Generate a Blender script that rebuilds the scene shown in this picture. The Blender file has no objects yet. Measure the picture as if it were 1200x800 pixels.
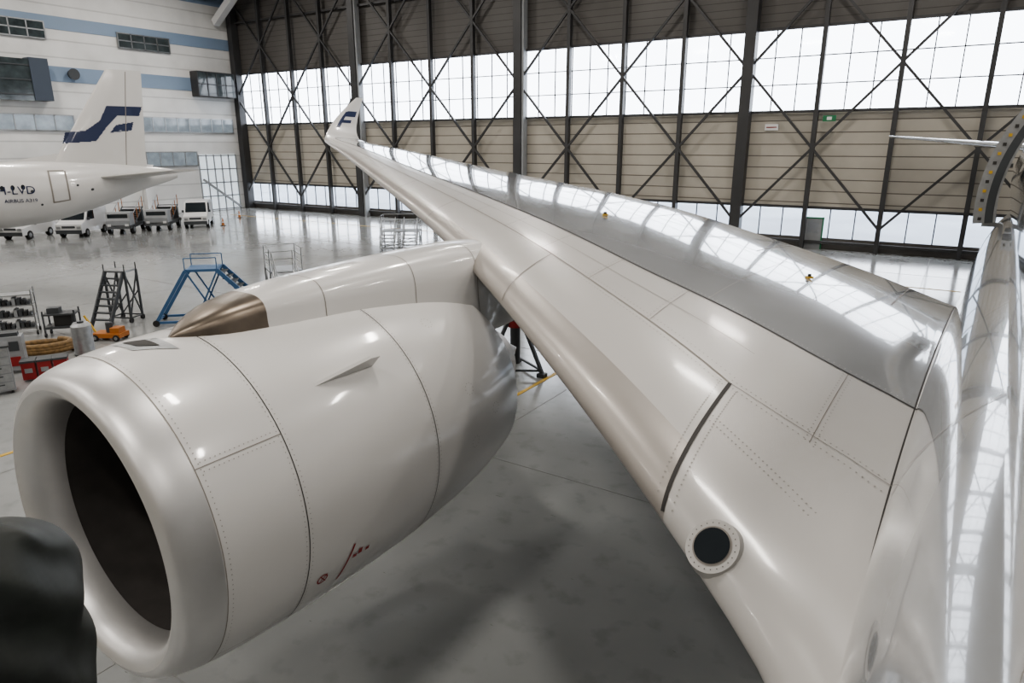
import bpy, bmesh, math, random
from mathutils import Vector, Matrix, Euler
random.seed(4)
D=bpy.data; C=bpy.context
rad=math.radians
# ------------------------------------------------------------------ materials
def mat(name,col,rough=.5,metal=0,coat=0,var=0,vscale=2.0,bump=0,bscale=20,emit=None,es=1,coat_r=.06,rvar=0,alpha=None):
    m=D.materials.new(name); m.use_nodes=True
    nt=m.node_tree; p=nt.nodes['Principled BSDF']
    p.inputs['Base Color'].default_value=(*col,1); p.inputs['Roughness'].default_value=rough
    p.inputs['Metallic'].default_value=metal
    p.inputs['Coat Weight'].default_value=coat; p.inputs['Coat Roughness'].default_value=coat_r
    if emit:
        p.inputs['Emission Color'].default_value=(*emit,1); p.inputs['Emission Strength'].default_value=es
    tc=nt.nodes.new('ShaderNodeTexCoord')
    if var or rvar:
        n=nt.nodes.new('ShaderNodeTexNoise'); n.inputs['Scale'].default_value=vscale; n.inputs['Detail'].default_value=6
        nt.links.new(tc.outputs['Object'],n.inputs['Vector'])
        if var:
            r=nt.nodes.new('ShaderNodeMapRange'); r.inputs[1].default_value=.3; r.inputs[2].default_value=.7
            r.inputs[3].default_value=1-var; r.inputs[4].default_value=1+var*.4
            nt.links.new(n.outputs[0],r.inputs[0])
            mx=nt.nodes.new('ShaderNodeVectorMath'); mx.operation='SCALE'
            mx.inputs[0].default_value=col; nt.links.new(r.outputs[0],mx.inputs['Scale'])
            nt.links.new(mx.outputs[0],p.inputs['Base Color'])
        if rvar:
            r=nt.nodes.new('ShaderNodeMapRange'); r.inputs[1].default_value=.35; r.inputs[2].default_value=.65
            r.inputs[3].default_value=max(0.02,rough-rvar); r.inputs[4].default_value=rough+rvar
            nt.links.new(n.outputs[0],r.inputs[0]); nt.links.new(r.outputs[0],p.inputs['Roughness'])
    if bump:
        n=nt.nodes.new('ShaderNodeTexNoise'); n.inputs['Scale'].default_value=bscale
        nt.links.new(tc.outputs['Object'],n.inputs['Vector'])
        b=nt.nodes.new('ShaderNodeBump'); b.inputs['Strength'].default_value=bump; b.inputs['Distance'].default_value=.02
        nt.links.new(n.outputs[0],b.inputs['Height']); nt.links.new(b.outputs[0],p.inputs['Normal'])
    return m
M_white=mat('aircraft_white_paint',(.60,.59,.575),.30,0,.5,var=.03,vscale=.8,coat_r=.07)
M_wing=mat('wing_grey_paint',(.47,.457,.44),.34,0,.32,var=.035,vscale=.8,coat_r=.12)
M_wingaft=mat('wing_gloss_grey',(.33,.34,.35),.14,0,1,var=.04,vscale=.8,rvar=.02,coat_r=.035,bump=.03,bscale=1.3)
M_slat=mat('slat_metal',(.38,.355,.33),.34,.35,.1,var=.03,vscale=3)
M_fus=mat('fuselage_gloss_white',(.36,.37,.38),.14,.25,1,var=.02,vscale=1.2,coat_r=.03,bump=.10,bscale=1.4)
M_lip=mat('inlet_lip_aluminium',(.60,.595,.59),.40,.85,0,var=.04,vscale=3)
M_inlet=mat('acoustic_liner',(.055,.05,.047),.7,var=.2,vscale=4)
M_fan=mat('titanium_blade',(.10,.10,.10),.4,.8)
M_hot=mat('heat_metal',(.19,.16,.13),.35,.9,var=.2,vscale=5)
M_seam=mat('seam_sealant',(.035,.032,.03),.7)
M_line=mat('panel_line',(.23,.21,.19),.6)
M_rivet=mat('rivet_grey',(.28,.27,.25),.5)
M_black=mat('black_rubber',(.02,.02,.02),.6)
M_glassd=mat('dark_glass',(.02,.025,.03),.08,0,.5)
M_red=mat('red_paint',(.26,.02,.02),.5)
M_navy=mat('navy_livery',(.012,.022,.07),.35,0,.5)
M_steel=mat('dark_steel_paint',(.055,.055,.057),.45,.2,var=.15,vscale=.5)
M_galv=mat('galvanised_steel',(.38,.39,.40),.38,.8,var=.15,vscale=8)
M_blue=mat('blue_steel_paint',(.04,.11,.23),.5,var=.1)
M_yellow=mat('yellow_paint',(.50,.32,.04),.5,var=.15,vscale=3)
M_orange=mat('orange_paint',(.36,.13,.03),.55)
M_carwhite=mat('vehicle_white',(.68,.68,.68),.3,0,.6)
M_dgrey=mat('dark_grey_paint',(.05,.055,.06),.5)
M_grey=mat('grey_paint',(.27,.28,.29),.5,var=.1)
M_green=mat('exit_sign_green',(.02,.16,.07),.5)
M_lamp=mat('lamp_red',(.5,.02,.02),.3)
M_tarp=mat('dark_padded_fabric',(.016,.020,.017),.5,var=.5,vscale=9,bump=.8,bscale=6)

# ------------------------------------------------------------------ mesh builder
class B:
    def __init__(s,name,parent=None,T=None):
        s.name=name;s.parent=parent;s.T=T;s.v=[];s.f=[];s.m=[];s.s=[];s.mats=[]
    def mi(s,m):
        if m not in s.mats: s.mats.append(m)
        return s.mats.index(m)
    def add(s,vs,fs,m,smooth=False):
        o=len(s.v); k=s.mi(m)
        for p in vs:
            p=Vector(p)
            s.v.append(s.T@p if s.T else p)
        for f in fs:
            s.f.append([o+i for i in f]); s.m.append(k); s.s.append(smooth)
    def grid(s,rows,m,closed=False,smooth=True,matfn=None):
        n=len(rows[0]); vs=[p for r in rows for p in r]; o=len(s.v)
        for p in vs:
            p=Vector(p); s.v.append(s.T@p if s.T else p)
        for i in range(len(rows)-1):
            for j in range(n if closed else n-1):
                a=i*n+j; b=i*n+(j+1)%n
                s.f.append([o+a,o+b,o+b+n,o+a+n]); s.m.append(s.mi(matfn(i,j) if matfn else m)); s.s.append(smooth)
    def cap(s,row,m):
        s.add(row,[list(range(len(row)))],m)
    def box(s,c,size,m,rz=0,R=None):
        x,y,z=[d/2 for d in size]; R=R or Matrix.Rotation(rz,3,'Z'); c=Vector(c)
        vs=[c+R@Vector((a*x,b*y,d*z)) for a in(-1,1) for b in(-1,1) for d in(-1,1)]
        s.add(vs,[(0,1,3,2),(4,6,7,5),(0,4,5,1),(2,3,7,6),(0,2,6,4),(1,5,7,3)],m)
    def beam(s,p,q,w,m,h=None):
        p=Vector(p);q=Vector(q);d=q-p;L=d.length;d.normalize()
        up=Vector((0,0,1)) if abs(d.z)<.95 else Vector((0,1,0))
        x=d.cross(up).normalized(); z=x.cross(d)
        R=Matrix((x,d,z)).transposed()
        s.box((p+q)/2,(w,L,h or w),m,R=R)
    def tube(s,p,q,r,m,n=12,r2=None,caps=True):
        p=Vector(p);q=Vector(q);d=(q-p).normalized()
        up=Vector((0,0,1)) if abs(d.z)<.9 else Vector((1,0,0))
        x=d.cross(up).normalized(); y=d.cross(x); r2=r if r2 is None else r2
        A=[p+(x*math.cos(t)+y*math.sin(t))*r for t in [2*math.pi*k/n for k in range(n)]]
        E=[q+(x*math.cos(t)+y*math.sin(t))*r2 for t in [2*math.pi*k/n for k in range(n)]]
        s.grid([A,E],m,closed=True)
        if caps: s.cap(A,m); s.cap(E,m)
    def prism(s,poly,x0,x1,m,axis='X'):
        n=len(poly)
        vs=[(x0,a,b) for a,b in poly]+[(x1,a,b) for a,b in poly]
        s.add(vs,[list(range(n)),list(range(n,2*n))]+[[i,(i+1)%n,n+(i+1)%n,n+i] for i in range(n)],m)
    def done(s,loc=(0,0,0),rz=0,recalc=True):
        me=D.meshes.new(s.name); me.from_pydata([tuple(v) for v in s.v],[],s.f)
        for m in s.mats: me.materials.append(m)
        for p,k,sm in zip(me.polygons,s.m,s.s): p.material_index=k; p.use_smooth=sm
        if recalc:
            bm=bmesh.new(); bm.from_mesh(me); bmesh.ops.recalc_face_normals(bm,faces=bm.faces); bm.to_mesh(me); bm.free()
        o=D.objects.new(s.name,me); C.collection.objects.link(o)
        o.location=loc; o.rotation_euler=(0,0,rz)
        if s.parent: o.parent=s.parent
        return o
def empty(name,loc=(0,0,0),rz=0):
    e=D.objects.new(name,None); C.collection.objects.link(e); e.location=loc; e.rotation_euler=(0,0,rz); e.empty_display_size=.2
    return e
def herm(xs,ys,x):
    if x<=xs[0]: return ys[0]
    if x>=xs[-1]: return ys[-1]
    i=0
    while x>xs[i+1]: i+=1
    n=len(xs)
    def sl(k): return (ys[k+1]-ys[k])/(xs[k+1]-xs[k])
    def tg(k):
        if k==0: return sl(0)
        if k==n-1: return sl(n-2)
        a,b=sl(k-1),sl(k); h0=xs[k]-xs[k-1]; h1=xs[k+1]-xs[k]
        if a*b<=0: return 0
        w1=2*h1+h0;w2=h1+2*h0
        return (w1+w2)/(w1/a+w2/b)
    h=xs[i+1]-xs[i]; t=(x-xs[i])/h
    return (2*t**3-3*t*t+1)*ys[i]+(t**3-2*t*t+t)*h*tg(i)+(-2*t**3+3*t*t)*ys[i+1]+(t**3-t*t)*h*tg(i+1)

# ------------------------------------------------------------------ hangar shell
XL,XR,YB,YF,HT=-70.0,46.0,52.0,-34.0,26.0
def floor_mat():
    m=D.materials.new('epoxy_concrete_floor'); m.use_nodes=True; nt=m.node_tree; p=nt.nodes['Principled BSDF']
    tc=nt.nodes.new('ShaderNodeTexCoord')
    n=nt.nodes.new('ShaderNodeTexNoise'); n.inputs['Scale'].default_value=.22; n.inputs['Detail'].default_value=9; n.inputs['Roughness'].default_value=.62
    n2=nt.nodes.new('ShaderNodeTexNoise'); n2.inputs['Scale'].default_value=2.2; n2.inputs['Detail'].default_value=8
    nt.links.new(tc.outputs['Object'],n.inputs['Vector']); nt.links.new(tc.outputs['Object'],n2.inputs['Vector'])
    cr=nt.nodes.new('ShaderNodeValToRGB'); cr.color_ramp.elements[0].position=.25; cr.color_ramp.elements[0].color=(.255,.262,.26,1)
    cr.color_ramp.elements[1].position=.75; cr.color_ramp.elements[1].color=(.325,.333,.33,1)
    nt.links.new(n.outputs[0],cr.inputs[0])
    mx=nt.nodes.new('ShaderNodeMix'); mx.data_type='RGBA'; mx.blend_type='MULTIPLY'; mx.inputs[0].default_value=.25
    cr2=nt.nodes.new('ShaderNodeValToRGB'); cr2.color_ramp.elements[0].position=.30; cr2.color_ramp.elements[0].color=(.45,.45,.45,1); cr2.color_ramp.elements[1].position=.46
    nt.links.new(n2.outputs[0],cr2.inputs[0])
    nt.links.new(cr.outputs[0],mx.inputs[6]); nt.links.new(cr2.outputs[0],mx.inputs[7])
    mp=nt.nodes.new('ShaderNodeMapping'); mp.inputs['Scale'].default_value=(3,14,1); mp.inputs['Rotation'].default_value=(0,0,.5)
    nt.links.new(tc.outputs['Object'],mp.inputs[0])
    n3=nt.nodes.new('ShaderNodeTexNoise'); n3.inputs['Scale'].default_value=1.0; n3.inputs['Detail'].default_value=3; nt.links.new(mp.outputs[0],n3.inputs['Vector'])
    cr3=nt.nodes.new('ShaderNodeValToRGB'); cr3.color_ramp.elements[0].position=.235; cr3.color_ramp.elements[0].color=(.3,.3,.3,1); cr3.color_ramp.elements[1].position=.27
    nt.links.new(n3.outputs[0],cr3.inputs[0])
    mx2=nt.nodes.new('ShaderNodeMix'); mx2.data_type='RGBA'; mx2.blend_type='MULTIPLY'; mx2.inputs[0].default_value=.7
    nt.links.new(mx.outputs[2],mx2.inputs[6]); nt.links.new(cr3.outputs[0],mx2.inputs[7]); nt.links.new(mx2.outputs[2],p.inputs['Base Color'])
    mr=nt.nodes.new('ShaderNodeMapRange'); mr.inputs[1].default_value=.3; mr.inputs[2].default_value=.7; mr.inputs[3].default_value=.10; mr.inputs[4].default_value=.19
    nt.links.new(n.outputs[0],mr.inputs[0]); nt.links.new(mr.outputs[0],p.inputs['Roughness'])
    p.inputs['Specular IOR Level'].default_value=.6
    return m
M_floor=floor_mat()
def clad_mat(name,c1,c2,period,horizontal=True,rough=.5):
    m=D.materials.new(name); m.use_nodes=True; nt=m.node_tree; p=nt.nodes['Principled BSDF']; p.inputs['Roughness'].default_value=rough
    tc=nt.nodes.new('ShaderNodeTexCoord'); sp=nt.nodes.new('ShaderNodeSeparateXYZ'); nt.links.new(tc.outputs['Object'],sp.inputs[0])
    d=nt.nodes.new('ShaderNodeMath'); d.operation='DIVIDE'; d.inputs[1].default_value=period
    nt.links.new(sp.outputs[2 if horizontal else 0],d.inputs[0])
    f=nt.nodes.new('ShaderNodeMath'); f.operation='FRACT'; nt.links.new(d.outputs[0],f.inputs[0])
    cr=nt.nodes.new('ShaderNodeValToRGB'); e=cr.color_ramp.elements
    e[0].position=0;e[0].color=(*c2,1); e[1].position=1; e[1].color=(*c1,1)
    a=cr.color_ramp.elements.new(.07); a.color=(*c2,1); b=cr.color_ramp.elements.new(.10); b.color=(*c1,1)
    nt.links.new(f.outputs[0],cr.inputs[0])
    n=nt.nodes.new('ShaderNodeTexNoise'); n.inputs['Scale'].default_value=.35; n.inputs['Detail'].default_value=5; nt.links.new(tc.outputs['Object'],n.inputs['Vector'])
    mr=nt.nodes.new('ShaderNodeMapRange'); mr.inputs[1].default_value=.3;mr.inputs[2].default_value=.7;mr.inputs[3].default_value=.85;mr.inputs[4].default_value=1.06
    nt.links.new(n.outputs[0],mr.inputs[0])
    s=nt.nodes.new('ShaderNodeVectorMath'); s.operation='SCALE'; nt.links.new(cr.outputs[0],s.inputs[0]); nt.links.new(mr.outputs[0],s.inputs['Scale'])
    nt.links.new(s.outputs[0],p.inputs['Base Color'])
    bp=nt.nodes.new('ShaderNodeBump'); bp.inputs['Distance'].default_value=.05; bp.inputs['Strength'].default_value=.6
    nt.links.new(cr.outputs[0],bp.inputs['Height']); nt.links.new(bp.outputs[0],p.inputs['Normal'])
    return m
M_clad=clad_mat('door_cladding_cream',(.44,.41,.355),(.15,.135,.115),.78)
M_cladtop=clad_mat('door_cladding_brown',(.10,.094,.088),(.045,.04,.037),.5)
M_wallw=clad_mat('wall_panel_white',(.66,.66,.65),(.50,.50,.495),1.45)
M_wallb=mat('wall_stripe_blue',(.21,.28,.38),.5)
M_ceil=mat('ceiling_paint',(.36,.36,.35),.8,var=.1,vscale=.3)
def glass_mat():
    m=D.materials.new('window_glass'); m.use_nodes=True; nt=m.node_tree; nt.nodes.clear()
    o=nt.nodes.new('ShaderNodeOutputMaterial'); t=nt.nodes.new('ShaderNodeBsdfTransparent'); g=nt.nodes.new('ShaderNodeBsdfGlossy'); x=nt.nodes.new('ShaderNodeMixShader')
    t.inputs[0].default_value=(.95,.97,1,1); g.inputs['Roughness'].default_value=.05; x.inputs[0].default_value=.05
    nt.links.new(t.outputs[0],x.inputs[1]); nt.links.new(g.outputs[0],x.inputs[2]); nt.links.new(x.outputs[0],o.inputs[0])
    return m
M_glass=glass_mat()

b=B('floor'); b.box(((XL+XR)/2,(YB+YF)/2,-.15),(XR-XL+2,YB-YF+2,.3),M_floor); b.done()
b=B('ceiling'); b.box(((XL+XR)/2,(YB+YF)/2,HT+.2),(XR-XL+2,YB-YF+2,.4),M_ceil)
b.done()
b=B('roof_truss')
for y in range(-28,50,13):
    for z in (HT-.3,HT-2.6): b.beam((XL+.2,y,z),(XR-.2,y,z),.3,M_grey)
    x=XL+.5;k=0
    while x<XR-4:
        b.beam((x,y,HT-.3 if k%2 else HT-2.6),(x+3.6,y,HT-2.6 if k%2 else HT-.3),.16,M_grey); x+=3.6;k+=1
b.done()
Z1,Z2,Z3,Z4=.75,2.85,9.2,14.5
b=B('wall_back')
for z0,z1,m in ((0,Z1,M_cladtop),(Z2,Z3,M_clad),(Z4,HT,M_cladtop)):
    b.box(((XL+XR)/2,YB+.1,(z0+z1)/2),(XR-XL,.2,z1-z0),m)
b.done()
b=B('wall_right'); b.box((XR+.15,(YB+YF)/2,HT/2),(.3,YB-YF,HT),M_wallw); b.done()
b=B('wall_front'); b.box(((XL+XR)/2,YF-.15,HT/2),(XR-XL,.3,HT),M_clad); b.done()
# sliding door leaves
cols=[-70+.6,-51.2,-32.4,-13.6,5.2,24.0,42.8]
HD=HT-.06
for i in range(6):
    x0,x1=cols[i],cols[i+1]
    w=B('window_%d'%(i+1))
    for z0,z1,rows in ((Z1,Z2,1),(Z3,Z4,3)):
        w.box(((x0+x1)/2,YB+.1,(z0+z1)/2),(x1-x0,.02,z1-z0),M_glass)
        for k in range(13):
            x=x0+(x1-x0)*k/12; w.box((x,YB+.05,(z0+z1)/2),(.07,.08,z1-z0),M_steel)
        for r in range(rows+1):
            w.box(((x0+x1)/2,YB+.05,z0+(z1-z0)*r/rows),(x1-x0,.08,.07),M_steel)
    w.done()
    d=B('door_%d'%(i+1)); yy=YB-.55; dx=(x1-x0)/4
    d.box((x0,YB-.5,HD/2),(.75,.8,HD),M_steel)
    if i in(1,2,4): d.box((x0+.5,YB-.5,HD/2),(.2,.6,HD),M_grey)
    for k in range(1,4): d.box((x0+k*dx,yy,HD/2),(.28,.4,HD),M_steel)
    for z in (.5,Z2,Z3,Z4,19.7,24.5): d.box(((x0+x1)/2,yy+.25,z),(x1-x0,.2,.18),M_steel)
    for k in range(4):
        for zc in (1.6,12.0,22.4):
            for sg in (-1,1):
                ze=zc+sg*5.2
                if ze<0: continue
                ze=min(ze,HD-.1)
                a=x0+k*dx; e=a+dx
                if k%2: a,e=e,a
                f=(ze-zc)/(sg*5.2)
                d.beam((a,yy-.1,zc),(a+(e-a)*f,yy-.1,ze),.16,M_steel)
    d.done()
b=B('exit_door'); b.box((-8.3,YB-.1,1.05),(1.1,.12,2.1),M_grey); b.box((-8.3,YB-.18,1.5),(.7,.05,.8),M_glass)
b.box((-8.3,YB-.1,2.13),(1.3,.16,.1),M_green); b.box((-8.9,YB-.1,1.1),(.08,.16,2.2),M_green);b.box((-7.7,YB-.1,1.1),(.08,.16,2.2),M_green); b.done()
b=B('exit_sign'); b.box((-8.0,YB-.85,8.7),(.8,.08,.38),M_green); b.box((-8.0,YB-.9,8.7),(.3,.02,.2),M_carwhite); b.done()
b=B('wall_sign'); b.box((-11.8,YB-.06,8.2),(.9,.06,.42),M_carwhite); b.box((-11.8,YB-.1,8.2),(.7,.03,.06),M_red); b.done()

b=B('wall_left')
b.box((XL-.15,(YB+YF)/2,HT/2),(.3,YB-YF,HT),M_wallw)
for z0,z1 in ((12.5,13.8),(16.9,18.0),(21.2,22.3)): b.box((XL+.03,(YB+YF)/2,(z0+z1)/2),(.06,YB-YF,z1-z0),M_wallb)
b.done()
M_winlit=mat('skylit_glass',(.12,.15,.17),.1,0,.5,var=.7,vscale=1.3,emit=(.8,.9,1),es=.22)
M_gate=mat('gate_glazing',(.4,.45,.48),.2,0,.5,var=.2,vscale=1.3,emit=(.85,.93,1),es=.9)
M_windark=mat('office_glass',(.06,.075,.08),.1,0,.5,var=.5,vscale=1.2)
def lwin(n,y0,y1,z0,z1,glass,nx,nz,depth=.1,frame=M_galv):
    w=B('window_%d'%n); x=XL+.08
    w.box((x+depth/2,(y0+y1)/2,(z0+z1)/2),(depth,y1-y0,z1-z0),glass)
    for k in range(nx+1): w.box((x+depth/2+.02,y0+(y1-y0)*k/nx,(z0+z1)/2),(depth+.04,.1,z1-z0+.1),frame)
    for k in range(nz+1): w.box((x+depth/2+.02,(y0+y1)/2,z0+(z1-z0)*k/nz),(depth+.04,y1-y0,.1),frame)
    w.done()
lwin(11,27,32.6,16.0,17.4,M_windark,4,2)
lwin(12,39,44.2,16.0,17.3,M_windark,4,2)
lwin(13,46.2,50.6,12.0,14.4,M_windark,4,2,1.2,M_steel)
lwin(14,40,50.6,8.3,9.7,M_winlit,8,1)
lwin(15,24,33.8,8.3,9.6,M_winlit,6,1)
lwin(16,40.2,45.8,4.9,6.3,M_winlit,4,1)
lwin(17,12,24,8.3,9.6,M_winlit,6,1)
b=B('window_18'); b.box((XL+.6,28.6,12.4),(1.0,3.8,3.4),M_windark); b.box((XL+.65,31.2,12.5),(1.1,1.5,3.5),mat('shutter_slate_blue',(.05,.065,.09),.5))
for z in (11.2,12.4,13.6): b.box((XL+1.12,28.6,z),(.06,3.8,.1),M_dgrey)
b.done()
b=B('door_11'); b.box((XL+.1,48.2,3.0),(.12,4.6,6.0),M_gate)
for k in range(6): b.box((XL+.18,45.9+4.6*k/5,3.0),(.12,.12,6.0),M_grey)
for k in range(5): b.box((XL+.18,48.2,.1+5.8*k/4),(.12,4.6,.12),M_grey)
b.beam((XL+.5,46.0,3.4),(XL+.5,50.4,.2),.2,M_grey); b.done()
b=B('wall_pilaster'); b.box((XL+.36,39.6,4),(.6,.5,8),M_carwhite); b.done()
b=B('roof_brace'); b.beam((XL+.5,49.6,19.5),(XL+9,49.6,HT-1),.7,M_carwhite); b.done()
b=B('ventilation_duct'); b.tube((XL+1.5,20,22.3),(XL+1.5,49,22.3),.6,M_galv,20); b.done()
b=B('wall_speaker'); b.tube((XL+.06,34.3,13.2),(XL+.6,34.3,13.2),.35,M_dgrey,16,.5); b.done()

# floor markings
b=B('floor_marking')
b.beam((-10.0,-20,.006),(-10.0,50,.006),.12,M_yellow,.012)
b.beam((-18.0,-20,.006),(-18.0,8,.006),.12,M_yellow,.012)
b.beam((-30,40,.006),(6,40,.006),.13,M_yellow,.012)
b.beam((-64,45,.006),(-20,45,.006),.12,M_yellow,.012)
b.box((-15,14.2,.006),(.1,1.4,.012),M_red,rz=.6)
b.done()
M_joint=mat('slab_joint',(.20,.20,.195),.5)
b=B('floor_joint')
for x in range(-65,44,8): b.box((x,9,.003),(.018,84,.006),M_joint)
for y in range(-28,50,8): b.box((-12,y,.0035),(114,.018,.006),M_joint)
b.done()
b=B('ground_outside'); b.box((-12,125,-.3),(500,140,.3),mat('tarmac_snow',(.26,.29,.33),.8,var=.2,vscale=.1)); b.done()
b=B('terminal_building'); mm=mat('building_haze_blue',(.19,.23,.29),.8,var=.2,vscale=.05)
for x,w,h in ((-90,60,6),(-20,50,4.5),(40,44,7),(-150,40,9)): b.box((x,150,h/2-.15),(w,20,h),mm)
b.done()

# ------------------------------------------------------------------ big airliner
AIR=empty('airliner',rz=rad(-2.35))
FX,FZ,FR=3.2,5.85,3.0
S=[-1.2,.3,.8,2,4.5,7,9.5,14.8,22.5,27,28.4,28.95,29.35,29.6,29.78,29.88]
YLE=[1.8,3.55,4.22,5.15,6.95,8.7,10.5,14.25,19.7,22.9,23.95,24.5,25.1,25.8,26.7,27.6]
YTE=[15.5,15.5,15.55,15.75,16.1,16.5,17.2,19.8,23.6,25.8,26.4,26.7,27.0,27.35,27.75,28.1]
ZLE=[3.0,3.3,3.42,3.85,4.55,5.1,5.45,6.0,6.72,7.08,7.22,7.45,7.85,8.35,8.95,9.5]
ZTE=[3.7,3.95,4.1,4.45,5.05,5.55,5.85,6.2,6.80,7.10,7.24,7.45,7.85,8.35,8.95,9.5]
TH=[1.55,1.55,1.53,1.5,1.2,.92,.75,.56,.38,.28,.25,.2,.16,.13,.1,.04]
TL=[0,0,0,0,0,0,0,0,0,3,15,35,58,70,78,80]
def af(c):
    return max(0,1.4845*math.sqrt(max(c,0))-.63*c-1.758*c*c+1.4215*c**3-.5075*c**4)
def warp(s,c):
    sc=herm([-1.2,.3,2,4.5,7],[.42,.365,.31,.28,.275],s)
    if c<=.155: return c
    if c<=.275: return .155+(c-.155)*(sc-.155)/.12
    return sc+(c-.275)*(1-sc)/.725
def W(s,c,lo=False):
    if not lo: c=warp(s,c)
    yl,yt,zl,zt,th,tl=[herm(S,a,s) for a in (YLE,YTE,ZLE,ZTE,TH,TL)]
    tl=rad(tl); off=af(c)*th*(-.6 if lo else 1)
    return Vector((-s+math.sin(tl)*off, yl+(yt-yl)*c, zl+(zt-zl)*c+math.cos(tl)*off))
def WN(s,c):
    e=.004; c=min(max(c,.006),.99)
    a=W(s+e,c)-W(s-e,c); d=W(s,c+e)-W(s,c-e); n=a.cross(d).normalized()
    if n.z<-0.01: n=-n
    return n
def wing_mesh(name):
    b=B(name,AIR)
    ss=[]; 
    k=-1.2
    while k<29.88:
        ss.append(k); k+=.3 if k<28 else .08
    ss+= [1.985,2.02,29.88]; ss=sorted(set(ss))
    nc=34; cs=[(1-math.cos(math.pi*i/nc))/2 for i in range(nc+1)]
    cs=sorted(cs+[.155,.275]); nc=len(cs)-1
    ring=[(c,False) for c in reversed(cs)]+[(c,True) for c in cs[1:]]
    rows=[[W(s,c,lo) for c,lo in ring] for s in ss]
    def mf(i,j):
        s=(ss[i]+ss[i+1])/2; c=(ring[j][0]+ring[(j+1)%len(ring)][0])/2
        if s>28.6: return M_white
        if s<2.0 and c<.275: return M_wing
        if ring[j][1] and c>.155: return M_wing
        if c<.155: return M_slat if c<.06 else M_wing
        if c<.275: return M_wing
        return M_wingaft
    b.grid(rows,M_wing,closed=False,matfn=mf)
    b.add(rows[-1],[list(range(len(rows[-1])))],M_white)
    def strip(pts,w,m,off=.006):
        P=[W(s,c)+WN(s,c)*off for s,c in pts]; L=[];R=[]
        for i,p in enumerate(P):
            t=(P[min(i+1,len(P)-1)]-P[max(i-1,0)]).normalized(); n=WN(*pts[i]); x=t.cross(n).normalized()
            L.append(p+x*w/2);R.append(p-x*w/2)
        b.grid([L,R],m)
    def span(c0,c1,s0,s1,w,m,n=None):
        n=n or int(abs(s1-s0)*3)+2
        strip([(s0+(s1-s0)*i/n,c0+(c1-c0)*i/n) for i in range(n+1)],w,m)
    def chord(s,c0,c1,w,m,ds=0):
        n=24; strip([(s+ds*i/n,c0+(c1-c0)*(i/n)**1.5) for i in range(n+1)],w,m)
    chord(2.0,.0005,.155,.042,M_seam)
    span(.155,.155,2.0,28,.020,M_line)
    span(.155,.19,2.0,.25,.008,M_line)
    span(.275,.275,.0,28.2,.040,M_seam)
    for s in (5.6,9.6,12.6,15.6,18.6,21.6,24.6): chord(s,.001,.155,.018,M_line)
    for s in (3.3,4.6,5.9,7.2,8.5,10,11.5,13,14.5,16,18,20,22,24,26): chord(s,.155,.275,.008,M_line)
    span(.70,.70,1.2,25,.02,M_line); span(.84,.84,1.2,9,.012,M_line)
    for s in (1.2,3.6,6,8.8,9.4,11.5,13.6,15.7,17.8,19.9,22,25): chord(s,.70,.995,.016,M_line)
    for s in (3,6,9,12,15,18,21): chord(s,.275,.70,.005,M_line)
    span(.215,.215,2,20,.008,M_line)
    chord(1.1,.165,.275,.008,M_line)
    def rivets(f,L,sp=.055,r=.0075):
        n=int(L/sp)
        for i in range(n):
            s,c=f(i/n); p=W(s,c); N=WN(s,c); x=N.orthogonal().normalized()*r; y=N.cross(x)
            p=p+N*.003; b.add([p+x+y,p+x-y,p-x-y,p-x+y],[(0,1,2,3)],M_rivet)
    for dc in (-.005,.005):
        rivets(lambda t:(2.0-1.9*t,.155+.035*t+dc),1.9)
        rivets(lambda t:(1.1+dc*9,.165+.11*t),1.3)
        rivets(lambda t:(1.95-1.3*t,.095+.012*t+dc*.8),1.6)
    for ds in (-.1,.1): rivets(lambda t:(2.0+ds,.004+.15*t),2)
    rivets(lambda t:(2+8*t,.165),10,.08); rivets(lambda t:(2+8*t,.145),10,.08); rivets(lambda t:(2+8*t,.268),10,.08); rivets(lambda t:(.2+8*t,.285),10,.08)
    for s in (3.3,4.6,5.9,7.2): rivets(lambda t:(s+.06,.16+.11*t),1.1,.08)
    s0,c0=1.45,.0115
    Cp=W(s0,c0); N=WN(s0,c0); x=Vector((1,0,0)); x=(x-N*x.dot(N)).normalized(); y=N.cross(x)
    def disc(r,off,m,n=40,r0=0):
        ring=[Cp+N*off+(x*math.cos(t)+y*math.sin(t))*r for t in [2*math.pi*i/n for i in range(n)]]
        b.cap(ring,m)
    disc(.225,.03,M_wing); disc(.165,.036,M_line);disc(.15,.042,M_glassd)
    for i in range(24):
        t=2*math.pi*i/24; p=Cp+N*.034+(x*math.cos(t)+y*math.sin(t))*.195; b.add([p+x*.006,p+y*.006,p-x*.006,p-y*.006],[(0,1,2,3)],M_seam)
    rim=[Cp+N*.03+(x*math.cos(t)+y*math.sin(t))*.225 for t in [2*math.pi*i/40 for i in range(40)]]
    rim2=[p-N*.12+(p-Cp).normalized()*.02 for p in rim]; b.grid([rim,rim2],M_wing,closed=True)
    for s,c in ((2.4,.62),(6.4,.5)):
        p=W(s,c); b.box(p+Vector((0,0,.02)),(.10,.10,.03),M_yellow,rz=.7); b.box(p+Vector((0,0,.05)),(.05,.05,.05),M_black)
    for (sa,sb,ca,cb) in ((29.36,29.72,.22,.36),(29.64,29.73,.30,.85),(29.50,29.57,.30,.72)):
        rows=[[W(sa+(sb-sa)*i/6,ca+(cb-ca)*j/6)+WN(sa+(sb-sa)*i/6,ca+(cb-ca)*j/6)*.012 for j in range(7)] for i in range(7)]
        b.grid(rows,M_navy)
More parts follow.
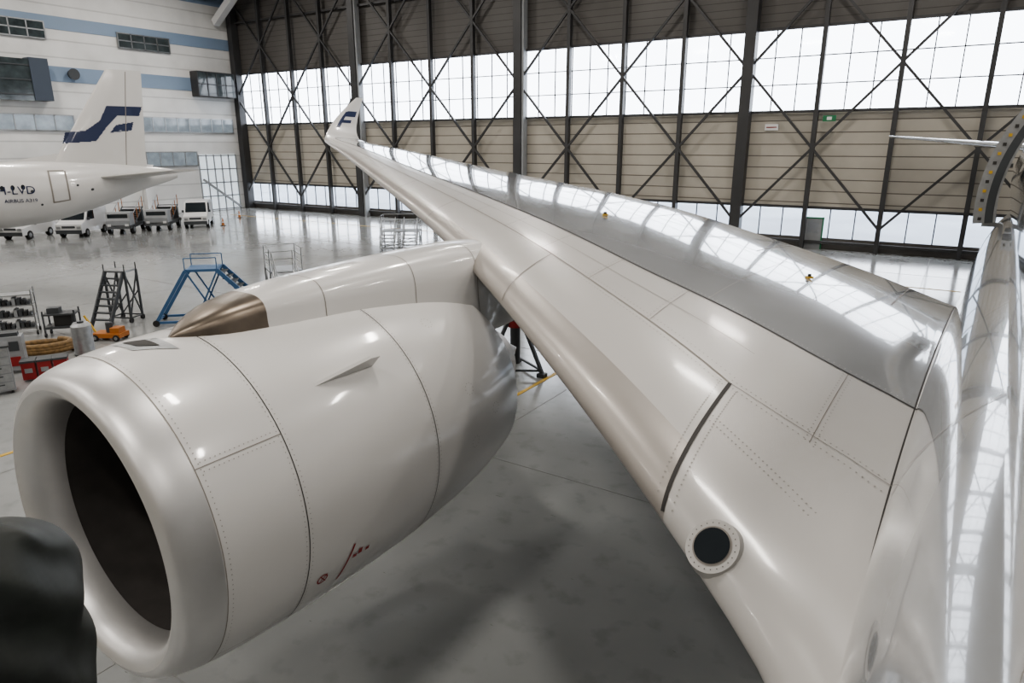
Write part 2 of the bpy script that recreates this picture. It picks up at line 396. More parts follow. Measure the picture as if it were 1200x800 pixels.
    for s in (6.5,11.5,16,20.5):
        rows=[]
        for i in range(13):
            t=i/12; r=.28*math.sin(math.pi*min(max(t,.02),.98))**.6*(1-s*.015)
            yc=herm(S,YTE,s)-2.2+3.0*t; zc=herm(S,ZTE,s)-.45-.1*t
            rows.append([(-s+r*.7*math.cos(a),yc,zc+r*1.2*math.sin(a)) for a in [2*math.pi*k/14 for k in range(14)]])
        b.grid(rows,M_wing,closed=True)
    return b.done(recalc=False)
wingR=wing_mesh('wing_right')
wl=D.objects.new('wing_left',wingR.data); C.collection.objects.link(wl); wl.parent=AIR; wl.scale=(-1,1,1); wl.location=(2*FX,0,0)

# fuselage
b=B('fuselage',AIR)
ys=[-16.2,-16,-15.2,-13.5,-11,-8,-4,30,35,40,44,47,49.3,49.6]
rs=[.02,.45,1.15,2.0,2.65,2.95,3.0,3.0,2.85,2.35,1.7,1.05,.45,.05]
zs=[4.9,4.9,4.95,5.2,5.55,5.8,FZ,FZ,6.0,6.45,6.95,7.3,7.5,7.5]
rows=[]; y=-16.2
yy=[]
while y<49.6: yy.append(y); y+=.5 if y>-14 else .15
yy.append(49.6)
for y in yy:
    r=herm(ys,rs,y); z=herm(ys,zs,y)
    rows.append([(FX+r*math.cos(t),y,z+r*1.01*math.sin(t)) for t in [2*math.pi*k/96 for k in range(96)]])
b.grid(rows,M_fus,closed=True)
def fus(y,ang,off=0):
    r=herm(ys,rs,y)+off; z=herm(ys,zs,y); return Vector((FX+r*math.cos(ang),y,z+r*1.01*math.sin(ang)))
for sg in (0,1):
    y=-10
    while y<38:
        if not(-1.3<y<1.0 or 18<y<20.4):
            a0=math.asin(.62/3.0); 
            pts=[]
            for k in range(14):
                t=2*math.pi*k/14; a=a0+.075*math.sin(t); a=math.pi-a if sg==0 else a
                pts.append(fus(y+.13*math.cos(t),a,.006))
            b.cap(pts,M_glassd)
        y+=.55
for y in (-6,1.6,7,12.5,17.5,24,30): 
    P=[fus(y,math.pi-.9+2.2*k/40,.003) for k in range(41)];Q=[p+Vector((0,.012,0)) for p in P]; b.grid([P,Q],M_line)
for a in (math.pi+.22,math.pi-.5): 
    P=[fus(-4+34*k/40,a,.003) for k in range(41)];Q=[fus(-4+34*k/40,a+.003,.003) for k in range(41)]; b.grid([P,Q],M_line)
b.done()
# belly fairing
b=B('belly_fairing',AIR)
FC=4.15
fy=[-3,-1.5,1,4,8,14,19,23,26,28]; fw=[2.0,2.75,3.25,3.52,3.56,3.52,3.46,3.3,2.7,1.8]; fh=[.5,1.1,1.7,2.05,2.2,2.2,2.1,1.8,1.1,.4]
rows=[]
def fair(y,t,off=0):
    w=herm(fy,fw,y)+off; h=herm(fy,fh,y)+off; c_,s_=math.cos(t),math.sin(t); e=.78
    return Vector((FX+w*math.copysign(abs(c_)**e,c_),y,FC+h*math.copysign(abs(s_)**e,s_)))
fyy=[-3+31*i/66 for i in range(67)]
for y in fyy: rows.append([fair(y,2*math.pi*k/96) for k in range(96)])
b.grid(rows,M_fus,closed=True); b.cap(rows[0],M_fus); b.cap(rows[-1],M_fus)
for y in (4.9,7.6,10.2,12.9):
    P=[fair(y,math.pi-1.5+1.6*k/40,.004) for k in range(41)];Q=[p+Vector((0,.012,0)) for p in P]; b.grid([P,Q],M_line)
    for k in range(60):
        t=math.pi-1.5+1.6*k/60
        p=fair(y+.06,t,.004); n=Vector((math.cos(t),0,math.sin(t))); u=Vector((0,.006,0)); v=n.cross(u).normalized()*.006
        b.add([p+u+v,p+u-v,p-u-v,p-u+v],[(0,1,2,3)],M_rivet)
b.done()
b=B('wing_root_fillet',AIR)
P=[];Q=[];R=[];O=[]
for i in range(60):
    c=.10+.89*i/59
    s=.9
    for _ in range(60):
        p=W(s,c); dz=(p.z-FC)/herm(fy,fh,p.y); 
        w=herm(fy,fw,p.y)*max(0,1-abs(min(max(dz,-1),1))**(1/.78*1.0*2))**(.78/2)
        s+=(-(FX-w)-s)*.3
    wd=.012+.07*(i/59)
    n=WN(s,c); P.append(W(s+wd,c)+n*.004); O.append(W(s+wd+.016,c)+n*.005); Q.append(W(s,c)+Vector((-.25*wd,0,.22*wd))); R.append(W(s,c)+Vector((.02,0,wd)))
b.grid([P,Q,R],M_wing); b.grid([O,P],M_seam); b.done()

def foil(b,root,tip,mroot,th0,th1,m,vert=False,n=18):
    rows=[]
    for i in range(13):
        f=i/12; P=[root[k]+(tip[k]-root[k])*f for k in range(4)]; th=th0+(th1-th0)*f; r=[]
        cs=[(1-math.cos(math.pi*k/n))/2 for k in range(n+1)]
        for c,sg in [(c,1) for c in reversed(cs)]+[(c,-1) for c in cs[1:]]:
            o=af(c)*th*sg
            r.append((P[0]+o,P[1]+(P[2]-P[1])*c,P[3]) if vert else (P[0],P[1]+(P[2]-P[1])*c,P[3]+o))
        rows.append(r)
    b.grid(rows,m); b.cap(rows[-1],m)
b=B('tailplane',AIR)
for sg in(-1,1): foil(b,(FX+sg*.8,41.0,46.8,6.75),(FX+sg*9.2,47.3,49.3,7.5),0,.5,.16,M_wingaft)
b.done()
b=B('tail_fin',AIR); foil(b,(FX,37.5,46.5,8.4),(FX,45.5,49.0,17.0),0,.8,.3,M_white,vert=True); b.done()

# opened passenger door aft of the wing
b=B('cabin_door_open',AIR)
y0=17.0
def arc(r,y): return [Vector((FX+r*math.cos(a),y,FZ+r*math.sin(a))) for a in [math.pi-.58+.74*k/28-.05 for k in range(29)]]
i0,i1=arc(FR+.24,y0),arc(FR+.62,y0); j0,j1=arc(FR+.24,y0+1.1),arc(FR+.62,y0+1.1)
b.grid([i0,i1],M_galv); b.grid([i1,j1],M_white); b.grid([j0,j1],M_galv); b.grid([i0,j0],M_dgrey)
for E in (0,-1): b.add([i0[E],i1[E],j1[E],j0[E]],[(0,1,2,3)],M_galv)
k0,k1=arc(FR+.28,y0-.01),arc(FR+.42,y0-.01); b.grid([k0,k1],M_dgrey)
for k in range(1,28,2):
    p=i0[k]+(i1[k]-i0[k])*.7
    b.box(p+Vector((0,-.02,0)),(.06,.04,.06),M_yellow if k%4==1 else M_seam)
for z in (5.4,6.6): b.beam((.1,17.6,z),(-.25,17.6,z),.09,M_galv)
b.done()

# engine
def engine(name,X):
    sx=1 if X<FX else -1
    K=.97
    T=Matrix.Translation((X,2.60,3.08))@Matrix.Rotation(rad(1.0*sx),4,'Z')@Matrix.Rotation(rad(0.3),4,'X')@Matrix.Diagonal((K,1,K,1))
    b=B(name,AIR,T)
    N=96; A=[2*math.pi*k/N for k in range(N)]
    def ringp(y,r): return [(r*math.cos(t),y,r*math.sin(t)) for t in A]
    oy=[0,.03,.12,.3,.6,1.2,2.2,3.3,4.2,5.0,5.5,5.85]; orr=[1.62,1.70,1.775,1.84,1.895,1.945,1.975,1.955,1.89,1.79,1.69,1.60]
    iy=[0,.03,.1,.22,.4,.6]; ir=[1.62,1.565,1.50,1.45,1.42,1.41]
    lipo=[0,.006,.015,.03,.06,.1,.16,.24,.34,.42]
    b.grid([ringp(y,herm(oy,orr,y)) for y in lipo],M_lip,closed=True)
    b.grid([ringp(y,herm(iy,ir,y)) for y in [0,.006,.015,.03,.06,.1,.16,.24,.34,.45]],M_lip,closed=True)
    ylist=[.42+5.43*i/40 for i in range(41)]
    b.grid([ringp(y,herm(oy,orr,y)) for y in ylist],M_white,closed=True)
    b.grid([ringp(.45+1.2*i/8,1.415+.08*i/8) for i in range(9)],M_inlet,closed=True)
    b.grid([ringp(1.65,1.495),ringp(1.66,.3)],M_inlet,closed=True)
    b.grid([ringp(5.85,1.60),ringp(5.85,1.56),ringp(4.8,1.6),ringp(4.7,.9)],M_hot,closed=True)
    b.grid([ringp(y,r) for y,r in ((4.8,1.15),(5.6,1.12),(6.3,.95),(6.9,.75),(7.2,.64))],M_hot,closed=True)
    b.grid([ringp(7.2,.64),ringp(7.18,.58),ringp(6.8,.5)],M_hot,closed=True)
    b.grid([ringp(y,r) for y,r in ((6.8,.45),(7.2,.42),(7.7,.25),(8.1,.03))],M_hot,closed=True)
    b.grid([ringp(y,r) for y,r in ((.75,.01),(.85,.1),(1.05,.22),(1.3,.33),(1.5,.4))],M_dgrey,closed=True)
    for k in range(22):
        a=2*math.pi*k/22; rows=[]
        for i in range(9):
            f=i/8; r=.36+(1.46-.36)*f; tw=.5+.9*f; w=.26+.16*math.sin(math.pi*f*.8)
            row=[]
            for g in (-1,-.3,.3,1):
                dy=g*w/2*math.cos(tw); da=(g*w/2*math.sin(tw)+.12*math.sin(2.6*f))/r
                row.append((r*math.cos(a+da),1.42+dy-.05*f,r*math.sin(a+da)))
            rows.append(row)
        b.grid(rows,M_fan)
    def nac(y,a,off=.004):
        r=herm(oy,orr,y)+off; return Vector((r*math.cos(a),y,r*math.sin(a)))
    def ring(y,w,m):
        b.grid([[nac(y-w/2,t) for t in A],[nac(y+w/2,t) for t in A]],m,closed=True)
    S1,S2=1.36,3.5
    ring(.43,.010,M_line); ring(S1,.011,M_seam); ring(S2,.011,M_seam)
    def lon(a,y0,y1,w,m):
        da=w/1.95/2; n=20
        b.grid([[nac(y0+(y1-y0)*i/n,a-da) for i in range(n+1)],[nac(y0+(y1-y0)*i/n,a+da) for i in range(n+1)]],m)
    for a in (rad(33),rad(-40),rad(147)): lon(a,.43,S1,.010,M_line)
    for a in (rad(82),rad(98)): lon(a,S1,5.75,.012,M_seam)
    lon(rad(-88),S1,5.8,.014,M_line)
    def rv(y,a,r=.0055):
        p=nac(y,a,.005); n=Vector((math.cos(a),0,math.sin(a))); x=Vector((0,r,0)); z=n.cross(Vector((0,1,0)))*r
        b.add([p+x+z,p+x-z,p-x-z,p-x+z],[(0,1,2,3)],M_rivet)
    for y in (.48,S1-.04,S1+.04,S2-.04,S2+.04):
        for k in range(200): rv(y,2*math.pi*k/200)
    for k in range(16): rv(.5+.05*k,rad(34.5)); rv(.5+.05*k,rad(31.5))
    for (yy_,a_) in ((4.4,20),(4.4,-5),(4.3,55),(5.0,5)):
        for k in range(10): rv(yy_+.09*math.cos(.628*k),rad(a_)+.046*math.sin(.628*k))
    AC=93
    rr=[[nac(.72+.34*i/6,rad(AC)-.12+.24*j/6-.16*(i/6),.006) for j in range(7)] for i in range(7)]
    b.grid(rr,M_galv)
    rr=[[nac(.80+.16*i/6,rad(AC)-.08+.16*j/6-.1*(i/6),.012) for j in range(7)] for i in range(7)]
    b.grid(rr,M_seam)
    a=rad(44) if sx>0 else rad(136); 
    P=[nac(1.95,a,-.02),nac(2.9,a,-.02),nac(2.88,a,.24),nac(2.72,a,.26)]
    tn=Vector((-math.sin(a),0,math.cos(a)))*.02
    b.add([p+tn for p in P]+[p-tn for p in P],[(0,1,2,3),(4,5,6,7),(2,3,7,6),(1,2,6,5),(0,3,7,4)],M_white)
    R0=-25
    for k in range(24):
        t=2*math.pi*k/24;t2=2*math.pi*(k+1)/24
        q=[nac(1.6+.075*math.cos(u)*f,rad(R0)+.039*math.sin(u)*f,.006) for u,f in ((t,1),(t2,1),(t2,.75),(t,.75))]
        b.add(q,[(0,1,2,3)],M_red)
    for s1,s2 in (((1.55,R0-2),(1.65,R0+2)),((1.65,R0-2),(1.55,R0+2))):
        q=[nac(s1[0],rad(s1[1]),.006),nac(s1[0]+.015,rad(s1[1]),.006),nac(s2[0]+.015,rad(s2[1]),.006),nac(s2[0],rad(s2[1]),.006)]; b.add(q,[(0,1,2,3)],M_red)
    for y,a1,a2 in ((1.86,R0-7,R0+9),(2.02,R0+2,R0+3.6),(2.10,R0+2.5,R0+5),(2.22,R0+2,R0+3.6)):
        w=.03 if y==1.86 else .06
        q=[nac(y,rad(a1),.012),nac(y+w,rad(a1),.012),nac(y+w+(.14 if y==1.86 else 0),rad(a2),.012),nac(y+(.14 if y==1.86 else 0),rad(a2),.012)]
        if y==1.86:
            L=[nac(y+.14*k/12,rad(a1+(a2-a1)*k/12),.006) for k in range(13)]; b.grid([L,[p+Vector((0,w,0)) for p in L]],M_red)
        else: b.add(q,[(0,1,2,3)],M_red)
    return b.done(recalc=False)
engine('engine_right',-7.30); engine('engine_left',2*FX+7.30)
# pylons
def pylon(name,X,sx):
    b=B(name,AIR)
    py=[3.75,3.95,4.3,4.7,5.4,6.8,8.3,9.6,11.5,13.5]
    pt=[4.98,5.10,5.23,5.30,5.37,5.43,5.46,5.42,5.2,4.9]
    pw=[.03,.2,.36,.43,.50,.56,.60,.6,.45,.1]
    pb=[4.9,4.8,4.7,4.7,4.5,4.2,3.9,3.8,4.2,4.6]
    rows=[];Y=[]
    def cx(y): return X-sx*(y-3.75)*.02
    for i in range(61):
        y=3.75+9.75*i/60; Y.append(y); t=herm(py,pt,y); w=herm(py,pw,y); bo=herm(py,pb,y); r=[]
        for k in range(32):
            a=2*math.pi*k/32; c_,s_=math.cos(a),math.sin(a)
            h=(t-bo)/2; e=.62
            flare=1+ (.35 if s_<0 and y<9 else 0)*abs(s_)
            r.append((cx(y)+w*flare*math.copysign(abs(c_)**e,c_),y,(t+bo)/2+h*math.copysign(abs(s_)**e,s_)))
        rows.append(r)
    b.grid(rows,M_white,closed=True,matfn=lambda i,j: M_hot if Y[i]<4.65 else M_white)
    b.cap(rows[-1],M_white)
    for yc in (5.6,7.2,8.6):
        i=min(range(61),key=lambda q:abs(Y[q]-yc)); 
        c=Vector((cx(Y[i]),Y[i],(herm(py,pt,Y[i])+herm(py,pb,Y[i]))/2))
        A=[c+(Vector(p)-c)*1.006 for p in rows[i]]; Q=[p+Vector((0,.014,0)) for p in A]; b.grid([A,Q],M_line,closed=True)
    b.done()
pylon('pylon_right',-7.25,1); pylon('pylon_left',2*FX+7.25,-1)
# landing gear
b=B('landing_gear',AIR)
for X in (-1.9,2*FX+1.9):
    b.tube((X,14.2,4.4),(X,15.0,.7),.19,M_galv,16); b.beam((X,15.0,.7),(X,13.9,.7),.2,M_grey); b.beam((X,15,.7),(X,16.1,.7),.2,M_grey)
    b.tube((X,15.0,1.2),(X+(1.6 if X<3 else -1.6),14.6,3.4),.08,M_galv)
    for y in (14.1,15.9):
        for o in (-.42,.42):
            b.tube((X+o-.2,y,.68),(X+o+.2,y,.68),.67,M_black,32); b.tube((X+o-.21,y,.68),(X+o+.21,y,.68),.3,M_galv,20)
b.tube((FX,-11,3.4),(FX,-11,.5),.13,M_galv,14)
for o in(-.3,.3): b.tube((FX+o-.15,-11,.5),(FX+o+.15,-11,.5),.5,M_black,28)
b.done()

# ------------------------------------------------------------------ second airliner (narrow body)
A2=empty('airliner.001',(-47.6,28.4,0),rad(-20))
b=B('fuselage_narrow',A2)
ys2=[-33.8,-33.5,-32.6,-31,-28.5,-10,-7,-4,-1.5,.6,.9]; rs2=[.05,.5,1.1,1.65,1.98,1.98,1.82,1.35,.8,.35,.25]; zs2=[3.5,3.5,3.6,3.8,3.95,3.95,4.1,4.45,4.8,5.0,5.02]
rows=[]
for i in range(91):
    y=-33.8+34.7*i/90; r=herm(ys2,rs2,y); z=herm(ys2,zs2,y)
    rows.append([(r*math.cos(t),y,z+r*1.04*math.sin(t)) for t in [2*math.pi*k/48 for k in range(48)]])
b.grid(rows,M_white,closed=True); b.cap(rows[-1],M_dgrey)
def f2(y,a,off=.01):
    r=herm(ys2,rs2,y)+off; return Vector((r*math.cos(a),y,herm(ys2,zs2,y)+r*1.04*math.sin(a)))
for sg in(0,1):
    y=-29
    while y<-8.2:
        pts=[f2(y+.11*math.cos(t),(math.pi-(.25+.08*math.sin(t))) if sg else .25+.08*math.sin(t)) for t in [2*math.pi*k/12 for k in range(12)]]
        b.cap(pts,M_glassd); y+=.53
    for y0_,y1_,a0,a1 in ((-6.9,-6.0,-.35,.75),(-30.6,-29.7,-.3,.75)):
        cor=[(y0_,a0),(y1_,a0),(y1_,a1),(y0_,a1)]
        for k in range(4):
            (ya,aa),(yb,ab)=cor[k],cor[(k+1)%4]
            P=[];Q=[]
            for q in range(9):
                y=ya+(yb-ya)*q/8;a=aa+(ab-aa)*q/8
                p1=(y,a); p2=(y+(.09 if ya==yb else 0),a+(.045 if ya!=yb else 0))
                P.append(f2(p1[0],math.pi-p1[1] if sg else p1[1],.02));Q.append(f2(p2[0],math.pi-p2[1] if sg else p2[1],.02))
            b.grid([P,Q],M_line)
    for (yc,ac,rr_) in ((-7.9,.1,.09),(-7.5,-.35,.07),(-5.4,.15,.08),(-4.6,-.1,.10)):
        pts=[f2(yc+rr_*math.cos(t),(math.pi-(ac+rr_*.55*math.sin(t))) if sg else ac+rr_*.55*math.sin(t),.015) for t in [2*math.pi*k/10 for k in range(10)]]
        b.cap(pts,M_dgrey)
b.done()
b=B('tail_fin_narrow',A2)
foil(b,(0,-6.8,-1.0,5.3),(0,-2.6,-.5,11.8),0,.62,.24,M_white,vert=True,n=16)
b.add([(-.05,-9.6,5.85),(.05,-9.6,5.85),(.1,-6,5.7),(-.1,-6,5.7),(0,-6.0,6.5)],[(0,1,4),(1,2,4),(0,3,4),(2,3,4)],M_white)
def finx(y,z):
    f=(z-5.3)/6.5; le=-6.8+4.2*f; te=-1+.5*f; c=(y-le)/(te-le); 
    return af(min(max(c,0),1))*(.62+(.24-.62)*f)
def pip(pt,poly):
    x,y=pt;ins=False;j=len(poly)-1
    for i in range(len(poly)):
        xi,yi=poly[i];xj,yj=poly[j]
        if (yi>y)!=(yj>y) and x<(xj-xi)*(y-yi)/(yj-yi)+xi: ins=not ins
        j=i
    return ins
polyA=[(-3.4,8.55),(-2.9,9.5),(-.75,9.5),(-1.0,8.9),(-2.3,8.9),(-2.95,8.3),(-3.8,7.25),(-5.7,7.1),(-5.45,7.8),(-4.35,7.9)]
polyB=[(-2.5,8.3),(-1.4,8.5),(-1.6,7.95),(-2.9,7.8)]
g=.05
yv=-5.8
while yv<-.6:
    z=7.0
    while z<9.6:
        if pip((yv+g/2,z+g/2),polyA) or pip((yv+g/2,z+g/2),polyB):
            for sg in(-1,1):
                b.add([(sg*(finx(a,c)+.012),a,c) for a,c in ((yv,z),(yv+g,z),(yv+g,z+g),(yv,z+g))],[(0,1,2,3)],M_navy)
        z+=g
    yv+=g
for sg in(-1,1):
    P=[(sg*(finx(-2.25+.75*t,5.7+6*t)+.012),-2.25+.75*t,5.7+6*t) for t in [k/10 for k in range(11)]]
    b.grid([P,[(p[0],p[1]+.05,p[2]) for p in P]],M_line)
b.done()
b=B('tailplane_narrow',A2)
for sg in(-1,1): foil(b,(sg*.5,-4.4,-1.0,4.9),(sg*7.2,-.9,.8,5.5),0,.3,.12,M_wing)
b.done()
b=B('wing_narrow',A2)
for sg in(-1,1):
    foil(b,(sg*1.5,-21.5,-14.5,2.9),(sg*6.5,-18.2,-14.3,3.5),0,.8,.5,M_wing); foil(b,(sg*6.5,-18.2,-14.3,3.5),(sg*16.6,-12.6,-11.0,4.5),0,.5,.15,M_wing)
    b.tube((sg*5.7,-22.5,2.0),(sg*5.7,-19,2.0),1.05,M_white,32,.9); b.tube((sg*5.7,-22.55,2.0),(sg*5.7,-22.3,2.0),.85,M_inlet,32)
    b.beam((sg*5.7,-21,2.9),(sg*5.7,-17.5,3.2),.3,M_white,.5)
b.done()
b=B('landing_gear_narrow',A2)
for X in(-3.8,3.8):
    b.tube((X,-15.5,3.2),(X,-15.5,.5),.12,M_galv)
    for o in(-.3,.3): b.tube((X+o-.15,-15.5,.55),(X+o+.15,-15.5,.55),.55,M_black,24)
b.tube((0,-29,2.2),(0,-29,.4),.1,M_galv); b.tube((-.25,-29,.38),(.25,-29,.38),.38,M_black,20)
b.done()
def txt(name,s,size,loc,rot,m,parent):
    c=D.curves.new(name,'FONT'); c.body=s; c.size=size; c.extrude=.01; c.materials.append(m)
    o=D.objects.new(name,c); C.collection.objects.link(o); o.location=loc; o.rotation_euler=rot; o.parent=parent
txt('registration','OH-LVD',.68,(1.99,-10.25,4.1),(rad(90),0,rad(90)),M_navy,A2)
txt('type_lettering','AIRBUS A319',.30,(1.97,-9.4,3.6),(rad(90),0,rad(90)),M_navy,A2)

# ------------------------------------------------------------------ ground equipment
def wheel(b,c,r,w,axis='X'):
    c=Vector(c); d=Vector((w/2,0,0)) if axis=='X' else Vector((0,w/2,0))
    b.tube(c-d,c+d,r,M_black,20); b.tube(c-d*1.06,c+d*1.06,r*.55,M_galv,14)
def van(loc,rz,name='van',L=4.8,Wd=1.9,H=2.1,body=M_carwhite,low=False):
    b=B(name); h=Wd/2
    if low: prof=[(-L/2,.35),(-L/2,.85),(-L/2+1.1,1.0),(-L/2+1.7,H),(L/2-.5,H),(L/2,1.0),(L/2,.35)]
    else: prof=[(-L/2,.35),(-L/2,1.05),(-L/2+.75,1.25),(-L/2+1.35,H),(L/2-.08,H),(L/2,.9),(L/2,.35)]
    b.prism(prof,-h,h,body)
    y0,z0=prof[2];y1,z1=prof[3]
    n=Vector((0,-(z1-z0),(y1-y0))).normalized()*.012
    def q(f): return (y0+(y1-y0)*f,z0+(z1-z0)*f)
    a=q(.08);c=q(.92)
    b.add([Vector((-h*.9,a[0],a[1]))+n,Vector((h*.9,a[0],a[1]))+n,Vector((h*.85,c[0],c[1]))+n,Vector((-h*.85,c[0],c[1]))+n],[(0,1,2,3)],M_glassd)
    for s in(-1,1):
        x=s*(h+.008)
        b.add([(x,y0+.3,z0+.06),(x,y1+1.0,z0+.06),(x,y1+1.0,z1-.12),(x,y1+.05,z1-.12)],[(0,1,2,3)],M_glassd)
        if low: b.add([(x,y1+1.1,z0+.06),(x,L/2-.5,z0+.06),(x,L/2-.75,z1-.12),(x,y1+1.1,z1-.12)],[(0,1,2,3)],M_glassd)
        b.box((s*(h*.78),-L/2-.01,.8),(.3,.04,.2),M_galv); b.box((s*h*.85,L/2+.01,.9),(.16,.04,.4),M_lamp)
        b.box((s*(h+.12),y0+.35,z0+.15),(.2,.08,.2),M_dgrey)
        for yw in(-L/2+.85,L/2-.9): wheel(b,(s*(h-.08),yw,.33),.33,.24)
    b.box((0,-L/2-.03,.48),(Wd*.98,.14,.28),M_dgrey); b.box((0,-L/2-.02,.85),(Wd*.5,.04,.16),M_dgrey)
    b.box((0,L/2+.01,1.4),(Wd*.8,.02,.5),M_glassd); b.box((0,L/2+.03,.45),(Wd*.98,.12,.2),M_dgrey)
    return b.done(loc,rz)
van((-59.6,28.2,0),rad(40)); van((-57.6,37.2,0),rad(50),H=2.2); van((-61.5,25.0,0),rad(35),'estate_car',4.3,1.75,1.45,low=True)

def steps(b,x0,y0,y1,z1,w,n,m,tread=None):
    for s in(0,1): b.beam((x0+s*w,y0,.12),(x0+s*w,y1,z1),.06,m,.2)
    for i in range(1,n+1):
        f=i/n; b.box((x0+w/2,y0+(y1-y0)*f,.12+(z1-.12)*f),(w,abs(y1-y0)/n*.9+.05,.04),tread or M_galv)
    for s in(0,1):
        X=x0+s*w
        b.tube((X,y0,1.05),(X,y1,z1+1.0),.022,m,8); b.tube((X,y0,.6),(X,y1,z1+.5),.016,m,8)
        for k in range(5):
            f=k/4; y=y0+(y1-y0)*f; z=.12+(z1-.12)*f; b.tube((X,y,z),(X,y,z+.95),.018,m,8)
def platform(b,x0,x1,y0,y1,z,m,rails='LRB',deck=M_galv,brace=True,rh=1.05):
    b.box(((x0+x1)/2,(y0+y1)/2,z),(x1-x0,y1-y0,.07),deck)
    for x in(x0,x1):
        for y in(y0,y1):
            b.beam((x,y,.1),(x,y,z),.07,m); b.tube((x-.04,y,.1),(x+.04,y,.1),.1,M_black,14)
            b.tube((x,y,z),(x,y,z+rh),.022,m,8)
    if brace:
        for x in(x0,x1): b.beam((x,y0,.25),(x,y1,z-.1),.045,m); b.beam((x,y1,.25),(x,y0,z-.1),.045,m); b.beam((x,y0,.2),(x,y1,.2),.05,m)
        for y in(y0,y1): b.beam((x0,y,.2),(x1,y,.2),.05,m); b.beam((x0,y,.2),(x1,y,z*.6),.04,m)
    seg={'L':((x0,y0),(x0,y1)),'R':((x1,y0),(x1,y1)),'B':((x0,y1),(x1,y1)),'F':((x0,y0),(x1,y0))}
    for k in rails:
        (a,c),(d,e)=seg[k]
        for h in(.35,.7,1.05):
            if h<=rh: b.tube((a,c,z+h),(d,e,z+h),.02,m,8)
# blue wheeled stair
b=B('access_stairs'); b.box((.1,.6,2.2),(1.2,1.2,.1),M_blue)
for x in (-.5,.7):
    b.beam((x,0,2.2),(x,-1.3,.15),.09,M_blue,.12); b.beam((x,1.2,2.2),(x,3.0,.25),.09,M_blue,.16); b.beam((x,-1.3,.15),(x,3.0,.15),.09,M_blue)
    b.beam((x,0,2.2),(x,1.1,.15),.06,M_blue); b.beam((x,1.2,2.2),(x,.2,.15),.06,M_blue)
    b.tube((x,0,2.2),(x,0,2.7),.02,M_blue,8);b.tube((x,1.2,2.2),(x,1.2,2.7),.02,M_blue,8);b.tube((x,0,2.7),(x,1.2,2.7),.02,M_blue,8)
    for y in(-1.3,3.0): b.tube((x-.05,y,.13),(x+.05,y,.13),.13,M_black,16)
for k in range(9): b.box((.1,1.3+.19*k,2.03-.2*k),(1.15,.24,.04),M_dgrey)
for y in (-1.3,3.0): b.beam((-.5,y,.18),(.7,y,.18),.08,M_blue)
b.done((-25.9,16.0,0),rad(-45))
b=B('access_stairs'); platform(b,-.5,.9,0,1.6,1.5,M_galv,'LRB'); steps(b,-.4,-2.2,0,1.5,.9,8,M_galv)
b.tube((-.5,-2.2,.15),(-.5,1.2,.15),.03,M_galv,8)
b.done((-25.2,20.0,0),rad(60))
b=B('access_stairs'); platform(b,-.45,.45,0,.7,2.1,M_dgrey,'',rh=.3); 
for s in (-.4,.4): b.beam((s,-1.2,.12),(s,0,2.1),.06,M_dgrey,.16)
for i in range(1,9): b.box((0,-1.2+1.2*i/8,.12+1.98*i/8),(.8,.2,.04),M_dgrey)
b.done((-28.2,14.2,0),rad(25))
b=B('access_stairs'); platform(b,-2.2,.4,0,1.4,1.3,M_galv,'LRB'); steps(b,-.6,-1.6,0,1.3,.9,6,M_galv); steps(b,-2.1,-1.6,0,1.3,.9,6,M_galv)
b.done((-31.2,36.0,0),rad(35))
b=B('wing_jack'); 
for a in range(3):
    t=2*math.pi*a/3; b.beam((1.0*math.cos(t),1.0*math.sin(t),.12),(.12*math.cos(t),.12*math.sin(t),2.0),.1,M_dgrey); b.box((1.0*math.cos(t),1.0*math.sin(t),.06),(.25,.25,.12),M_dgrey)
    t2=2*math.pi*(a+1)/3; b.beam((math.cos(t),math.sin(t),.2),(math.cos(t2),math.sin(t2),.2),.06,M_dgrey)
b.tube((0,0,.3),(0,0,2.1),.16,M_dgrey,16); b.tube((0,0,2.1),(0,0,2.9),.09,M_galv,14); b.tube((0,0,1.5),(0,0,1.7),.24,M_red,16)
b.done((-11.2,17.6,0))
def cart(loc,rz):
    b=B('service_truck'); b.box((0,0,.6),(1.9,4.4,.25),M_dgrey); b.prism([(-2.2,.45),(-2.2,1.1),(-1.9,1.75),(-1.0,1.75),(-.9,.6)],-.9,.9,M_grey)
    b.box((0,-2.08,1.4),(1.5,.05,.45),M_glassd)
    for s in(-1,1):
        b.box((s*.65,-2.22,.75),(.25,.05,.18),M_carwhite)
        for y in(-1.5,1.4): wheel(b,(s*.85,y,.36),.36,.26)
        b.beam((s*.8,-.6,.7),(s*.8,2.1,1.9),.08,M_dgrey); 
        for y,z in ((-.6,.7),(.3,1.1),(1.2,1.5),(2.1,1.9)): b.tube((s*.8,y,z),(s*.8,y,z+.9),.03,M_orange,8)
        b.tube((s*.8,-.6,1.6),(s*.8,2.1,2.8),.03,M_galv,8)
    for i in range(8): b.box((0,-.5+.35*i,.78+.155*i),(1.5,.28,.05),M_dgrey)
    b.box((0,1.9,1.2),(1.6,.5,.9),M_dgrey); b.done(loc,rz)
cart((-58.6,31.2,0),rad(45)); cart((-58.2,34.2,0),rad(45))
for p in ((-55.6,38.2),(-60.5,43.5)):
    b=B('traffic_cone'); b.box((0,0,.02),(.36,.36,.04),M_black); b.tube((0,0,.04),(0,0,.7),.14,M_orange,16,.03); b.tube((0,0,.3),(0,0,.45),.098,M_carwhite,16,.07); b.done((p[0],p[1],0))
b=B('waste_bin'); 
for k in range(3):
    o=k*.42; b.prism([(-.19,.06),(.19,.06),(.22,.6),(-.22,.6)],o-.18,o+.18,M_red); b.box((o,0,.63),(.4,.48,.06),M_dgrey); b.box((o,-.21,.35),(.2,.03,.14),M_grey)
b.done((-23.4,8.8,0),rad(60))
b=B('tool_cabinet'); b.box((0,0,.75),(.9,.6,1.3),M_grey); 
